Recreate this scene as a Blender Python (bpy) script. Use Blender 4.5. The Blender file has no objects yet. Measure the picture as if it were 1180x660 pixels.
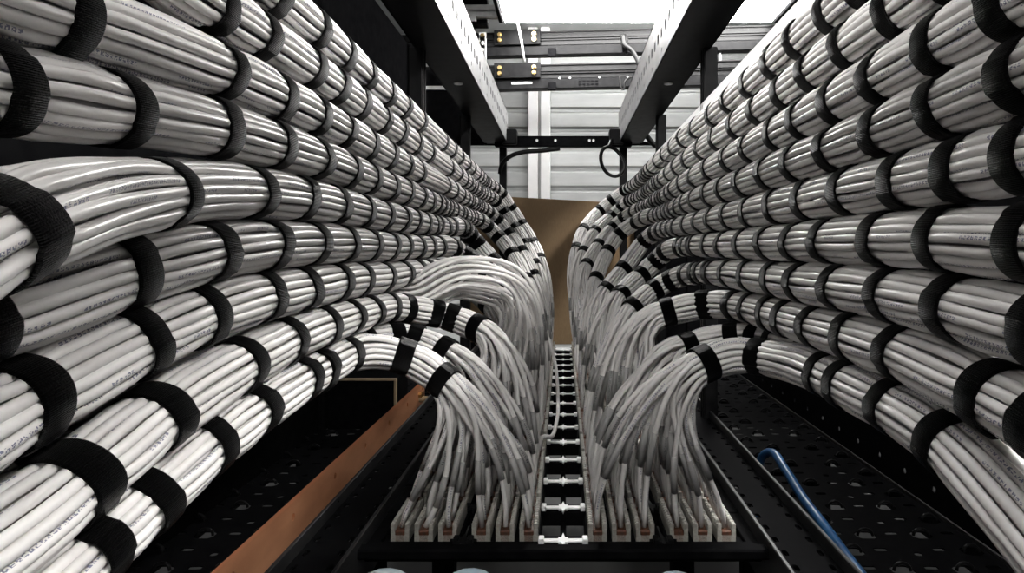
import bpy, math, random
import numpy as np
from mathutils import Vector

random.seed(7)
rng = np.random.default_rng(7)
S = bpy.context.scene
COL = S.collection

# ------------------------------------------------------------------ camera
F = 656.0                 # focal length in pixels of the 1180x660 frame
VX, VY = 649.0, 290.0     # where the rack's long axis vanishes
CZ = 1.0                  # camera height above the floor
cam_d = bpy.data.cameras.new('camera')
cam_d.sensor_width = 36.0
cam_d.lens = F / 1180.0 * 36.0
cam_d.shift_x = -(VX - 590.0) / 1180.0
cam_d.shift_y = -(330.0 - VY) / 1180.0
cam_d.clip_start = 0.01
cam = bpy.data.objects.new('camera', cam_d)
COL.objects.link(cam)
cam.location = (0, 0, CZ)
cam.rotation_euler = (math.pi / 2, 0, 0)
S.camera = cam

# ------------------------------------------------------------------ world, exposure
w = bpy.data.worlds.new('world'); S.world = w
w.use_nodes = True
bg = w.node_tree.nodes['Background']
bg.inputs[0].default_value = (1.0, 0.98, 0.97, 1)
bg.inputs[1].default_value = 0.03
S.view_settings.view_transform = 'Standard'
S.view_settings.look = 'None'
S.view_settings.gamma = 1.0
S.view_settings.exposure = 0.32
LAMP_STRENGTH = 46.0

def at(px, py, Y):
    return Vector(((px - VX) * Y / F, Y, CZ - (py - VY) * Y / F))

# ------------------------------------------------------------------ materials
def nmat(name, color, rough=0.5, metal=0.0, spec=0.5, ior=1.45):
    m = bpy.data.materials.new(name); m.use_nodes = True
    b = m.node_tree.nodes['Principled BSDF']
    b.inputs['Base Color'].default_value = (*color, 1)
    b.inputs['Roughness'].default_value = rough
    b.inputs['Metallic'].default_value = metal
    b.inputs['Specular IOR Level'].default_value = spec
    b.inputs['IOR'].default_value = ior
    return m

class NT:
    def __init__(self, m):
        self.t = m.node_tree; self.b = self.t.nodes['Principled BSDF']
    def n(self, kind, **kw):
        x = self.t.nodes.new(kind)
        for k, v in kw.items(): setattr(x, k, v)
        return x
    def l(self, a, b): self.t.links.new(a, b)
    def math(self, op, a, b=None, c=None):
        x = self.n('ShaderNodeMath', operation=op)
        for i, v in enumerate((a, b, c)):
            if v is None: continue
            if isinstance(v, (int, float)): x.inputs[i].default_value = v
            else: self.l(v, x.inputs[i])
        return x.outputs[0]
    def mix(self, f, a, b):
        x = self.n('ShaderNodeMix', data_type='RGBA')
        if isinstance(f, (int, float)): x.inputs[0].default_value = f
        else: self.l(f, x.inputs[0])
        for i, v in ((6, a), (7, b)):
            if isinstance(v, tuple): x.inputs[i].default_value = (*v, 1)
            else: self.l(v, x.inputs[i])
        return x.outputs[2]

def worn(name, c1, c2, scale=30, rough=(0.35, 0.6), metal=0.0, bump=0.0, stretch=(1, 1, 1), spec=0.5, ior=1.45):
    """two-tone noise material: grain, scuffs and uneven gloss"""
    m = nmat(name, c1, rough[0], metal, spec, ior); g = NT(m)
    tc = g.n('ShaderNodeTexCoord'); mp = g.n('ShaderNodeMapping'); mp.inputs['Scale'].default_value = stretch
    g.l(tc.outputs['Object'], mp.inputs[0])
    no = g.n('ShaderNodeTexNoise'); no.inputs['Scale'].default_value = scale; no.inputs['Detail'].default_value = 5
    g.l(mp.outputs[0], no.inputs['Vector'])
    r = g.n('ShaderNodeMapRange'); r.inputs[1].default_value = 0.35; r.inputs[2].default_value = 0.7
    g.l(no.outputs[0], r.inputs[0])
    g.l(g.mix(r.outputs[0], c1, c2), g.b.inputs['Base Color'])
    r2 = g.n('ShaderNodeMapRange'); r2.inputs[3].default_value = rough[0]; r2.inputs[4].default_value = rough[1]
    g.l(no.outputs[0], r2.inputs[0]); g.l(r2.outputs[0], g.b.inputs['Roughness'])
    if bump:
        bp = g.n('ShaderNodeBump'); bp.inputs['Strength'].default_value = bump; bp.inputs['Distance'].default_value = 0.002
        g.l(no.outputs[0], bp.inputs['Height']); g.l(bp.outputs[0], g.b.inputs['Normal'])
    return m

def print_mask(g, u, v, rnd, char, band, lo, period, keep):
    """rows of tiny printed characters along u inside a narrow band of v"""
    vv = g.math('FRACT', g.math('ADD', v, rnd))
    a = g.math('MULTIPLY', g.math('SUBTRACT', vv, 0.5), 1.0 / band)       # -0.5..0.5 in the band
    inb = g.math('LESS_THAN', g.math('ABSOLUTE', a), 0.5)
    cu = g.math('DIVIDE', g.math('ADD', u, g.math('MULTIPLY', rnd, 3.1)), char)
    gap = g.math('GREATER_THAN', g.math('FRACT', cu), 0.28)
    cell = g.n('ShaderNodeCombineXYZ')
    g.l(g.math('FLOOR', g.math('MULTIPLY', cu, 4.0)), cell.inputs[0])
    g.l(g.math('FLOOR', g.math('MULTIPLY', a, 5.0)), cell.inputs[1])
    g.l(rnd, cell.inputs[2])
    wn = g.n('ShaderNodeTexWhiteNoise', noise_dimensions='3D'); g.l(cell.outputs[0], wn.inputs['Vector'])
    dots = g.math('GREATER_THAN', wn.outputs['Value'], lo)
    wd = g.n('ShaderNodeTexWhiteNoise', noise_dimensions='2D')
    c2 = g.n('ShaderNodeCombineXYZ'); g.l(g.math('FLOOR', g.math('DIVIDE', cu, period)), c2.inputs[0]); g.l(rnd, c2.inputs[1])
    g.l(c2.outputs[0], wd.inputs['Vector'])
    word = g.math('GREATER_THAN', wd.outputs['Value'], 1 - keep)
    return g.math('MULTIPLY', g.math('MULTIPLY', inb, gap), g.math('MULTIPLY', dots, word))

def cable_material(name, c, ink, keep):
    m = nmat(name, c, 0.30); g = NT(m)
    uv = g.n('ShaderNodeUVMap'); sp = g.n('ShaderNodeSeparateXYZ'); g.l(uv.outputs[0], sp.inputs[0])
    oi = g.n('ShaderNodeObjectInfo')
    mask = print_mask(g, sp.outputs[0], sp.outputs[1], oi.outputs['Random'], 0.0030, 0.115, 0.42, 6.0, keep)
    tc = g.n('ShaderNodeTexCoord')
    no = g.n('ShaderNodeTexNoise'); no.inputs['Scale'].default_value = 26; no.inputs['Detail'].default_value = 4
    g.l(tc.outputs['Object'], no.inputs['Vector'])
    tone = g.mix(oi.outputs['Random'], c, tuple(x * 0.86 for x in c))
    r = g.n('ShaderNodeMapRange'); r.inputs[1].default_value = 0.5; r.inputs[2].default_value = 0.75; r.inputs[4].default_value = 0.35
    g.l(no.outputs[0], r.inputs[0])
    tone = g.mix(r.outputs[0], tone, (0.50, 0.46, 0.44))
    g.l(g.mix(g.math('MULTIPLY', mask, 0.8), tone, ink), g.b.inputs['Base Color'])
    # twisted-pair lumps under the jacket
    cu = g.n('ShaderNodeCombineXYZ'); g.l(g.math('MULTIPLY', sp.outputs[0], 70.0), cu.inputs[0]); g.l(g.math('MULTIPLY', sp.outputs[1], 2.0), cu.inputs[1])
    g.l(g.math('MULTIPLY', oi.outputs['Random'], 50.0), cu.inputs[2])
    n2 = g.n('ShaderNodeTexNoise'); n2.inputs['Scale'].default_value = 1.0; n2.inputs['Detail'].default_value = 2
    g.l(cu.outputs[0], n2.inputs['Vector'])
    bp = g.n('ShaderNodeBump'); bp.inputs['Strength'].default_value = 0.5; bp.inputs['Distance'].default_value = 0.0012
    g.l(n2.outputs[0], bp.inputs['Height']); g.l(bp.outputs[0], g.b.inputs['Normal'])
    return m

def strap_material():
    m = nmat('strap_weave', (0.0022, 0.0021, 0.0023), 0.33, spec=0.55, ior=1.14); g = NT(m)
    uv = g.n('ShaderNodeUVMap'); sp = g.n('ShaderNodeSeparateXYZ'); g.l(uv.outputs[0], sp.inputs[0])
    rib = g.math('SINE', g.math('MULTIPLY', sp.outputs[1], 2 * math.pi * 125))
    fine = g.n('ShaderNodeTexNoise'); fine.inputs['Scale'].default_value = 900
    tc = g.n('ShaderNodeTexCoord'); g.l(tc.outputs['Object'], fine.inputs['Vector'])
    h = g.math('ADD', rib, g.math('MULTIPLY', fine.outputs[0], 1.6))
    bp = g.n('ShaderNodeBump'); bp.inputs['Strength'].default_value = 0.9; bp.inputs['Distance'].default_value = 0.0005
    g.l(h, bp.inputs['Height']); g.l(bp.outputs[0], g.b.inputs['Normal'])
    return m

M = {}
M['cable'] = cable_material('white_cable_jacket', (0.80, 0.78, 0.765), (0.05, 0.06, 0.16), 0.62)
M['sleeve'] = cable_material('printed_label_sleeve', (0.34, 0.335, 0.33), (0.03, 0.03, 0.04), 0.95)
M['strap'] = strap_material()
M['black'] = worn('black_powder_coat', (0.003, 0.003, 0.0035), (0.006, 0.006, 0.0065), 60, (0.45, 0.65), 0.0, 0.05, spec=0.04, ior=1.2)
M['rack'] = worn('rack_charcoal_paint', (0.006, 0.006, 0.0065), (0.011, 0.011, 0.0115), 40, (0.35, 0.55), 0.0, 0.05, spec=0.3, ior=1.2)
M['graphite'] = worn('graphite_steel', (0.007, 0.007, 0.0075), (0.013, 0.013, 0.0135), 18, (0.35, 0.6), 0.0, 0.03, ior=1.25)
M['galv'] = worn('galvanised_steel', (0.62, 0.62, 0.62), (0.80, 0.80, 0.80), 25, (0.3, 0.5), 0.25, 0.03)
M['edge'] = worn('bare_edge_steel', (0.02, 0.02, 0.021), (0.05, 0.05, 0.051), 40, (0.22, 0.45), 0.4, 0.03)
M['matte'] = worn('matte_black_panel_paint', (0.004, 0.004, 0.0045), (0.007, 0.007, 0.0075), 40, (0.9, 1.0), spec=0.0, ior=1.0)
M['web'] = worn('grey_zinc_plate', (0.24, 0.24, 0.245), (0.34, 0.34, 0.345), 25, (0.35, 0.5), 0.1, 0.03)
M['brass'] = nmat('brass', (0.75, 0.55, 0.25), 0.3, 1.0)
M['copper'] = worn('copper_bar', (0.85, 0.42, 0.23), (0.50, 0.22, 0.11), 14, (0.28, 0.5), 0.6, 0.05, (1, 0.35, 1))
M['wood'] = worn('raw_plywood_edge', (0.42, 0.32, 0.2), (0.3, 0.22, 0.13), 30, (0.6, 0.8))
M['card'] = worn('brown_cardboard', (0.23, 0.155, 0.085), (0.185, 0.12, 0.065), 55, (0.75, 0.9), 0, 0.1, (12, 1, 1))
M['white'] = worn('white_wall_paint', (0.46, 0.47, 0.47), (0.39, 0.40, 0.40), 8, (0.5, 0.7), 0, 0.02, (0.6, 1, 3))
M['trim'] = worn('white_trim_paint', (0.88, 0.88, 0.88), (0.82, 0.82, 0.82), 10, (0.35, 0.5))
M['floor'] = worn('dark_floor', (0.006, 0.006, 0.0062), (0.01, 0.01, 0.0105), 6, (0.4, 0.7))
M['jackw'] = worn('white_jack_plastic', (0.40, 0.385, 0.35), (0.29, 0.28, 0.25), 300, (0.4, 0.6))
M['jackb'] = worn('brown_jack_core', (0.13, 0.045, 0.022), (0.05, 0.03, 0.02), 200, (0.4, 0.6))
M['bracket'] = nmat('backlit_gap_white', (0.92, 0.92, 0.92), 0.3)  # bright white stands in for light showing through the panel gaps
M['rubber'] = nmat('black_rubber', (0.004, 0.004, 0.0042), 0.4, ior=1.25)
M['blue'] = worn('blue_cable_jacket', (0.03, 0.14, 0.34), (0.02, 0.09, 0.24), 30, (0.3, 0.45))
M['paleblue'] = worn('room_glimpse_pale_blue', (0.45, 0.62, 0.75), (0.7, 0.78, 0.82), 40, (0.15, 0.3))  # pale tone stands in for the bright room under the front bar
M['lamp'] = nmat('lamp_diffuser', (1, 1, 1), 0.5)
_b = M['lamp'].node_tree.nodes['Principled BSDF']
_b.inputs['Emission Color'].default_value = (1.0, 0.985, 0.96, 1)
_b.inputs['Emission Strength'].default_value = LAMP_STRENGTH

# ------------------------------------------------------------------ object helpers
def link(o, parent=None, label=None, cat=None, group=None, kind=None):
    COL.objects.link(o)
    if parent is not None: o.parent = parent
    if label: o['label'] = label
    if cat: o['category'] = cat
    if group: o['group'] = group
    if kind: o['kind'] = kind
    return o

def empty(name, loc, label=None, cat=None, group=None, kind=None):
    o = bpy.data.objects.new(name, None); o.empty_display_size = 0.02
    o.location = loc
    return link(o, None, label, cat, group, kind)

ORG = {}
def mesh_obj(name, V, Fc, mats, parent=None, mi=None, smooth=False, uv=None, **kw):
    """V in world coordinates; children are stored relative to their parent's place"""
    V = np.asarray(V, float).reshape(-1, 3)
    off = np.zeros(3)
    p = parent
    while p is not None:
        off += np.array(p.location); p = p.parent
    me = bpy.data.meshes.new(name)
    me.from_pydata((V - off).tolist(), [], [tuple(f) for f in Fc])
    for m in (mats if isinstance(mats, (list, tuple)) else [mats]): me.materials.append(m)
    if mi is not None: me.polygons.foreach_set('material_index', mi)
    if smooth: me.polygons.foreach_set('use_smooth', [True] * len(me.polygons))
    if uv is not None:
        l = me.uv_layers.new(name='UVMap'); l.data.foreach_set('uv', np.asarray(uv, np.float32).ravel())
    me.update()
    return link(bpy.data.objects.new(name, me), parent, **kw)

class MB:
    def __init__(self): self.v, self.f, self.m = [], [], []
    def add(self, V, Fc, mi=0):
        n = len(self.v); self.v += [tuple(p) for p in V]
        self.f += [tuple(i + n for i in f) for f in Fc]; self.m += [mi] * len(Fc)
        return self
    def box(self, a, b, mi=0, bev=0.0):
        (x0, y0, z0), (x1, y1, z1) = a, b
        if bev <= 0:
            V = [(x, y, z) for z in (z0, z1) for y in (y0, y1) for x in (x0, x1)]
            Fc = [(0, 2, 3, 1), (4, 5, 7, 6), (0, 1, 5, 4), (2, 6, 7, 3), (0, 4, 6, 2), (1, 3, 7, 5)]
            return self.add(V, Fc, mi)
        # chamfered box: every corner becomes three points
        V, idx = [], {}
        for ix, x in enumerate((x0, x1)):
            for iy, y in enumerate((y0, y1)):
                for iz, z in enumerate((z0, z1)):
                    sx, sy, sz = (1, -1)[ix] * bev, (1, -1)[iy] * bev, (1, -1)[iz] * bev
                    for ax, p in enumerate(((x, y + sy, z + sz), (x + sx, y, z + sz), (x + sx, y + sy, z))):
                        idx[(ix, iy, iz, ax)] = len(V); V.append(p)
        Fc = []
        for ax in range(3):
            o = [k for k in range(3) if k != ax]
            for s in (0, 1):
                q = []
                for (p, r) in ((0, 0), (1, 0), (1, 1), (0, 1)):
                    c = [0, 0, 0]; c[ax] = s; c[o[0]] = p; c[o[1]] = r; q.append(idx[(*c, ax)])
                Fc.append(q)
            for p in (0, 1):
                for r in (0, 1):
                    c0 = [0, 0, 0]; c0[o[0]] = p; c0[o[1]] = r; c1 = list(c0); c1[ax] = 1
                    Fc.append((idx[(*c0, o[0])], idx[(*c1, o[0])], idx[(*c1, o[1])], idx[(*c0, o[1])]))
        for ix in (0, 1):
            for iy in (0, 1):
                for iz in (0, 1): Fc.append(tuple(idx[(ix, iy, iz, a)] for a in range(3)))
        return self.add(V, Fc, mi)
    def cyl(self, c, axis, r, h, n=10, mi=0):
        a = Vector(axis).normalized(); u = a.orthogonal().normalized(); v = a.cross(u); c = Vector(c)
        V = []
        for k in (0, 1):
            for i in range(n):
                t = 2 * math.pi * i / n
                V.append(c + a * h * k + u * math.cos(t) * r + v * math.sin(t) * r)
        Fc = [tuple(reversed(range(n))), tuple(range(n, 2 * n))] + [(i, (i + 1) % n, n + (i + 1) % n, n + i) for i in range(n)]
        return self.add(V, Fc, mi)
    def build(self, name, mats, parent=None, smooth=False, **kw):
        return mesh_obj(name, self.v, self.f, mats, parent, self.m, smooth, **kw)

def recalc(o):
    import bmesh
    bm = bmesh.new(); bm.from_mesh(o.data); bmesh.ops.recalc_face_normals(bm, faces=bm.faces); bm.to_mesh(o.data); bm.free()
    return o

def catmull(P, step):
    P = np.asarray(P, float)
    Q = np.vstack([2 * P[0] - P[1], P, 2 * P[-1] - P[-2]])
    out = []
    for i in range(1, len(Q) - 2):
        p0, p1, p2, p3 = Q[i - 1:i + 3]
        # centripetal parametrisation
        t0 = 0.0; t1 = t0 + np.linalg.norm(p1 - p0) ** .5; t2 = t1 + np.linalg.norm(p2 - p1) ** .5; t3 = t2 + np.linalg.norm(p3 - p2) ** .5
        n = max(2, int(np.linalg.norm(p2 - p1) / (step * 0.5)))
        t = np.linspace(t1, t2, n, endpoint=False)[:, None]
        A1 = (t1 - t) / (t1 - t0) * p0 + (t - t0) / (t1 - t0) * p1
        A2 = (t2 - t) / (t2 - t1) * p1 + (t - t1) / (t2 - t1) * p2
        A3 = (t3 - t) / (t3 - t2) * p2 + (t - t2) / (t3 - t2) * p3
        B1 = (t2 - t) / (t2 - t0) * A1 + (t - t0) / (t2 - t0) * A2
        B2 = (t3 - t) / (t3 - t1) * A2 + (t - t1) / (t3 - t1) * A3
        out.append((t2 - t) / (t2 - t1) * B1 + (t - t1) / (t2 - t1) * B2)
    out = np.vstack(out + [P[-1:]])
    s = np.concatenate([[0], np.cumsum(np.linalg.norm(np.diff(out, axis=0), axis=1))])
    n = max(3, int(round(s[-1] / step)) + 1)
    si = np.linspace(0, s[-1], n)
    C = np.stack([np.interp(si, s, out[:, k]) for k in range(3)], 1)
    return C, si

def frames(C):
    T = np.gradient(C, axis=0); T /= np.linalg.norm(T, axis=1)[:, None]
    n = np.cross(T[0], (0.0, 0.0, 1.0))
    if np.linalg.norm(n) < 1e-3: n = np.cross(T[0], (1.0, 0, 0))
    n /= np.linalg.norm(n)
    N = np.zeros_like(T); N[0] = n
    for i in range(1, len(T)):
        n = n - T[i] * n.dot(T[i]); n /= np.linalg.norm(n); N[i] = n
    return T, N, np.cross(T, N)

def tube(name, C, r, sides, mat, parent=None, caps=True, u0=0.0, **kw):
    C = np.asarray(C, float); n = len(C)
    T, N, B = frames(C)
    s = np.concatenate([[0], np.cumsum(np.linalg.norm(np.diff(C, axis=0), axis=1))]) + u0
    rr = np.broadcast_to(np.asarray(r, float), (n,))
    a = np.arange(sides) * 2 * math.pi / sides
    V = C[:, None, :] + rr[:, None, None] * (np.cos(a)[None, :, None] * N[:, None, :] + np.sin(a)[None, :, None] * B[:, None, :])
    i, j = np.meshgrid(np.arange(n - 1), np.arange(sides), indexing='ij')
    j2 = (j + 1) % sides
    Fc = np.stack([i * sides + j, i * sides + j2, (i + 1) * sides + j2, (i + 1) * sides + j], -1).reshape(-1, 4)
    uv = np.stack([np.stack([s[i], j / sides], -1), np.stack([s[i], (j + 1) / sides], -1),
                   np.stack([s[i + 1], (j + 1) / sides], -1), np.stack([s[i + 1], j / sides], -1)], 2).reshape(-1, 2)
    Fl = [tuple(f) for f in Fc.tolist()]
    if caps:
        Fl += [tuple(range(sides))[::-1], tuple(range((n - 1) * sides, n * sides))]
        uv = np.vstack([uv, np.zeros((2 * sides, 2))])
    return mesh_obj(name, V.reshape(-1, 3), Fl, mat, parent, None, True, uv, **kw)

def slotted(name, origin, ux, uy, nx, ny, cw, ch, slot, mat, parent, thick=0.0015, **kw):
    """sheet of nx*ny cells; slot(i,j) -> list of outline points (in cell coordinates -0.5..0.5) or None"""
    O, ux, uy = (np.asarray(q, float) for q in (origin, ux, uy))
    nrm = np.cross(ux, uy); nrm /= np.linalg.norm(nrm)
    V, Fc = [], []
    K = 12
    per = []
    for k in range(K):                      # perimeter of the cell, corners included
        t = k / K * 4; e = int(t); q = t - e
        per.append([(-.5 + q, -.5), (.5, -.5 + q), (.5 - q, .5), (-.5, .5 - q)][e])
    for i in range(nx):
        for j in range(ny):
            c = O + ux * (i + .5) * cw + uy * (j + .5) * ch
            P = lambda a, b: c + ux * a * cw + uy * b * ch
            s = slot(i, j)
            n = len(V)
            outer = [P(*q) for q in per]
            if s is None:
                V += outer + [p - nrm * thick for p in outer]
                Fc += [tuple(range(n, n + K)), tuple(range(n + 2 * K - 1, n + K - 1, -1))]
            else:
                inner = []
                for q in per:
                    th = math.atan2(q[1], q[0]); inner.append(P(*s(th)))
                V += outer + inner + [p - nrm * thick for p in outer] + [p - nrm * thick for p in inner]
                for k in range(K):
                    k2 = (k + 1) % K
                    Fc += [(n + k, n + k2, n + K + k2, n + K + k),
                           (n + 2 * K + k2, n + 2 * K + k, n + 3 * K + k, n + 3 * K + k2),
                           (n + K + k, n + K + k2, n + 3 * K + k2, n + 3 * K + k)]
    return mesh_obj(name, V, Fc, mat, parent, **kw)

def oval(a, b, cx=0, cy=0, p=3.0):
    def f(th):
        c, s = math.cos(th), math.sin(th)
        k = (abs(c / a) ** p + abs(s / b) ** p) ** (-1 / p)
        return cx + k * c, cy + k * s
    return f

# ------------------------------------------------------------------ the room
WY = 4.2
MB().box((-4, -2.5, -0.05), (4.5, WY + .1, 0)).build('floor', M['floor'], label='dark floor under the cable racks', kind='structure')
MB().box((-4, -2.5, 2.62), (4.5, WY + .1, 2.68)).build('ceiling', M['white'], label='white ceiling above the racks and lamps', kind='structure')
wall = empty('wall_back', (0, WY, 0), 'white horizontally clad wall beyond the racks', kind='structure')
MB().box((-4, WY + .03, 0), (4.5, WY + .1, 2.62)).build('backing', M['white'], wall)
PH = 0.145
plank_me = None
for k in range(18):
    z = k * PH + 0.005
    if plank_me is None:
        # cladding board: flat face, then a lower lip that steps back
        y0 = WY + .03
        prof = [(y0, 0), (y0 - .014, 0), (y0 - .014, .018), (y0 - .030, .034), (y0 - .022, .128), (y0 - .008, .145), (y0, .145)]
        V = [(x, y, zz) for x in (-4, 4.5) for (y, zz) in prof]; n = len(prof)
        Fc = [(i, (i + 1) % n, n + (i + 1) % n, n + i) for i in range(n)] + [tuple(range(n))[::-1], tuple(range(n, 2 * n))]
        o = mesh_obj('plank', np.array(V) + np.array((0, 0, z)), Fc, M['white'], wall); recalc(o)
        plank_me = o; pz = z
    else:
        o = plank_me.copy(); COL.objects.link(o); o.location = (0, 0, z - pz)
tr = empty('trim_1', (0, WY, 0), 'white double upright channel in front of the clad wall', kind='structure')
for (a, b) in ((608.5, 619.5), (623, 634)):
    xa, xb = (a - VX) * 4.1 / F, (b - VX) * 4.1 / F
    MB().box((xa, 4.10, 0), (xb, WY + .01, 2.62), 0, .004).build('upright', M['trim'], tr)
MB().box(((616 - VX) * 4.1 / F, 4.15, 0), ((626 - VX) * 4.1 / F, WY + .01, 2.62)).build('web', M['white'], tr)

# ------------------------------------------------------------------ lamps
def lamp(x0, x1, y0, y1, z, label, group=None):
    r = empty('ceiling_lamp', ((x0 + x1) / 2, (y0 + y1) / 2, z), label, 'ceiling lamp', group)
    MB().box((x0, y0, z + .02), (x1, y1, z + .09), 0, .008).build('housing', M['galv'], r)
    MB().box((x0 + .01, y0 + .012, z), (x1 - .01, y1 - .012, z + .022), 0, .006).build('diffuser', M['lamp'], r)
    if x1 - x0 > y1 - y0:
        ends = [((x, y0 + .02), (x + .022, y1 - .02)) for x in (x0 - .022, x1)]
        rods = [(x0 + .2, (y0 + y1) / 2), (x1 - .2, (y0 + y1) / 2)]
    else:
        ends = [((x0 + .02, y), (x1 - .02, y + .022)) for y in (y0 - .022, y1)]
        rods = [((x0 + x1) / 2, y0 + .2), ((x0 + x1) / 2, y1 - .2)]
    for (a, b) in ends: MB().box((*a, z - .005), (*b, z + .085), 0, .004).build('end_cap', M['black'], r)
    for (x, y) in rods: MB().cyl((x, y, z + .085), (0, 0, 1), .004, 2.62 - z - .085, 8).build('hanger_rod', M['galv'], r)
    return r
LZ = CZ + 1.275
lamp(-.335, 1.17, 2.80, 3.19, LZ, 'glowing white strip lamp hung in front of the clad wall')
lamp(1.12, 1.56, -.55, .95, LZ + .1, 'added unseen strip lamp past the blue cable, lighting the busbar-side bank')  # added, out of view: brightens the busbar-side bank, leaves the panels dim
lamp(-1.60, -1.12, -.55, .95, LZ + .1, 'added unseen strip lamp past the busbar, lighting the tray-side bank')  # added counterpart, unseen, brightens the opposite bank
lamp(-.75, .75, -1.12, -.92, LZ + .1, 'added unseen strip lamp behind the rack entrance, filling the dark panel field')  # added fill behind the camera for the panel field and near bundles
lamp(-.335, 1.17, 3.65, 3.73, 2.53, 'added hidden strip lamp close to the clad wall, brightening the wall')  # added wall wash, hidden behind the glowing strip lamp

# ------------------------------------------------------------------ overhead strut beams
def rotbox(mb, c, ang):
    ca, sa = math.cos(ang), math.sin(ang)
    mb.v = [(c[0] + (x - c[0]) * ca - (y - c[1]) * sa, c[1] + (x - c[0]) * sa + (y - c[1]) * ca, z) for (x, y, z) in mb.v]
    return mb
BA = math.radians(-4.0); BC = (0.1, 3.3)
def overhead(zt, zb, label, ztop2):
    r = empty('strut_beam', (BC[0], BC[1], zb), label, 'beam')
    h = zt - zb
    for nm, za, zc, ya in (('channel', zt - h * .30, zt, 3.285), ('channel', zt - h * .58, zt - h * .33, 3.29)):
        m = MB(); m.box((-1.0, ya, za), (2.2, ya + .05, zc), 0, .004)
        m.box((-1.0, ya - .008, za), (2.2, ya, za + .007)); m.box((-1.0, ya - .008, zc - .007), (2.2, ya, zc))
        rotbox(m, BC, BA).build(nm, M['graphite'], r)
    m = MB(); m.box((-1.0, 3.28, zb), (2.2, 3.34, zt - h * .60), 0, .003); rotbox(m, BC, BA).build('lower_plate', M['rack'], r)
    pl = rotbox(MB().box((-.40, 3.262, zb + h * .42), (-.13, 3.276, zt + .008), 0, .002), BC, BA).build('splice_plate', M['rack'], r)
    for x in (-.365, -.165):
        for q in (.60, .83):
            m = MB().cyl((x, 3.246, zb + h * q), (0, 1, 0), .013, .017, 6)
            m.cyl((x, 3.238, zb + h * q), (0, 1, 0), .007, .01, 8)
            rotbox(m, BC, BA).build('bolt', M['brass'], pl)
    for x in (-.7, .9, 1.7):
        rotbox(MB().cyl((x, 3.31, zt - .005), (0, 0, 1), .006, ztop2 - zt + .005, 8), BC, BA).build('hanger_rod', M['galv'], r)
    rotbox(MB().box((-.085, 3.258, zb - .015), (-.04, 3.285, zb + .03), 0, .002), BC, BA).build('clamp', M['black'], r)
    return r, h
b1, h1 = overhead(CZ + 1.275, CZ + 1.14, 'upper black steel strut beam under the glowing strip lamp', 2.62)
b2, h2 = overhead(CZ + 1.085, CZ + .945, 'lower black steel strut beam above the rack end crossbar', CZ + 1.15)
for x in (-.02, .04, .21, .37, .56, .66):
    rotbox(MB().cyl((x, 3.276, CZ + 1.002), (0, 1, 0), .005, .006, 8), BC, BA).build('screw', M['galv'], b2)
rotbox(MB().box((-.30, 3.276, CZ + .972), (-.18, 3.282, CZ + .984)), BC, BA).build('name_plate', M['galv'], b2)
for x0 in (.09, .42):
    for k in range(5):
        for q in (0, 1):
            rotbox(MB().box((x0 + k * .024, 3.2775, CZ + .960 + q * .018), (x0 + k * .024 + .016, 3.281, CZ + .968 + q * .018)), BC, BA).build('slot', M['black'], b2)
# slotted drop strut
r = empty('slotted_strut', at(556, 78, 3.25), 'short white slotted strut bolted across both black strut beams', 'strut')
slotted('strip', at(552, 78, 3.24), (1, 0, 0), (0, 0, 1), 1, 5, .041, .0405, lambda i, j: oval(.18, .3), M['galv'], r, .004)
for py in (41, 74):
    c = at(556, py, 3.235); MB().cyl((c.x, c.y - .012, c.z), (0, 1, 0), .011, .02, 6).build('bolt', M['brass'], r)
MB().box((at(553, 78, 3.24).x, 3.24, at(556, 76, 3.24).z), (at(559, 78, 3.24).x, 3.30, at(556, 40, 3.24).z)).build('channel', M['galv'], r)
# pale tray and dark gear beside the lamp
r = empty('strut_channel', at(548, 12, 3.1), 'pale horizontal strut channel beside the end of the glowing lamp', 'strut')
m = MB(); a = at(505, 19, 3.1); b = at(580, 5, 3.1)
m.box((a.x, 3.1, a.z), (b.x, 3.14, a.z + .028), 0, .004); m.box((a.x, 3.1, b.z - .028), (b.x, 3.14, b.z), 0, .004); m.box((a.x, 3.125, a.z), (b.x, 3.14, b.z)); m.build('channel', M['galv'], r)
a = at(534, 24, 3.09); b = at(549, 19, 3.09)
MB().box((a.x, 3.085, a.z), (b.x, 3.1, b.z), 0, .002).build('tag', M['trim'], r)
a = at(510, 30, 3.16); b = at(562, 18, 3.16)
MB().box((a.x, 3.145, a.z), (b.x, 3.2, b.z + .2), 0, .003).build('back_plate', M['black'], r)
for x in (a.x + .06, b.x - .05): MB().cyl((x, 3.17, b.z + .19), (0, 0, 1), .006, 2.62 - b.z - .19, 8).build('hanger_rod', M['galv'], r)
# thin rod and drooping cable at the beams
o = tube('tie_rod', [at(597, 28, 3.2), at(601, 48, 3.2), at(604.5, 72, 3.22)], .007, 8, M['galv'], label='thin steel rod leaning across the strut beams', cat='rod')
C, _ = catmull([at(718, 40, 3.2), at(720, 52, 3.18), at(727, 57, 3.17), at(733, 66, 3.16), at(738, 80, 3.15), at(739, 95, 3.15), at(733, 116, 3.15), at(727, 135, 3.16)], .02)
r = empty('black_cable', C[0], 'black cable tied to the strut beams and hanging down', 'cable')
tube('jacket', C, .013, 8, M['rubber'], r)
for p, q in (((716, 40), (719, 60)), ((722, 40), (722, 62))):
    tube('tie', [at(*p, 3.2), at(*q, 3.2)], .009, 6, M['rubber'], r)
C, _ = catmull([at(714, 88, 3.21), at(716, 102, 3.2), at(719, 103, 3.2), at(720, 94, 3.2), at(728, 88, 3.21)], .01)
tube('hook_tie', C, .006, 6, M['rubber'], r)

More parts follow.
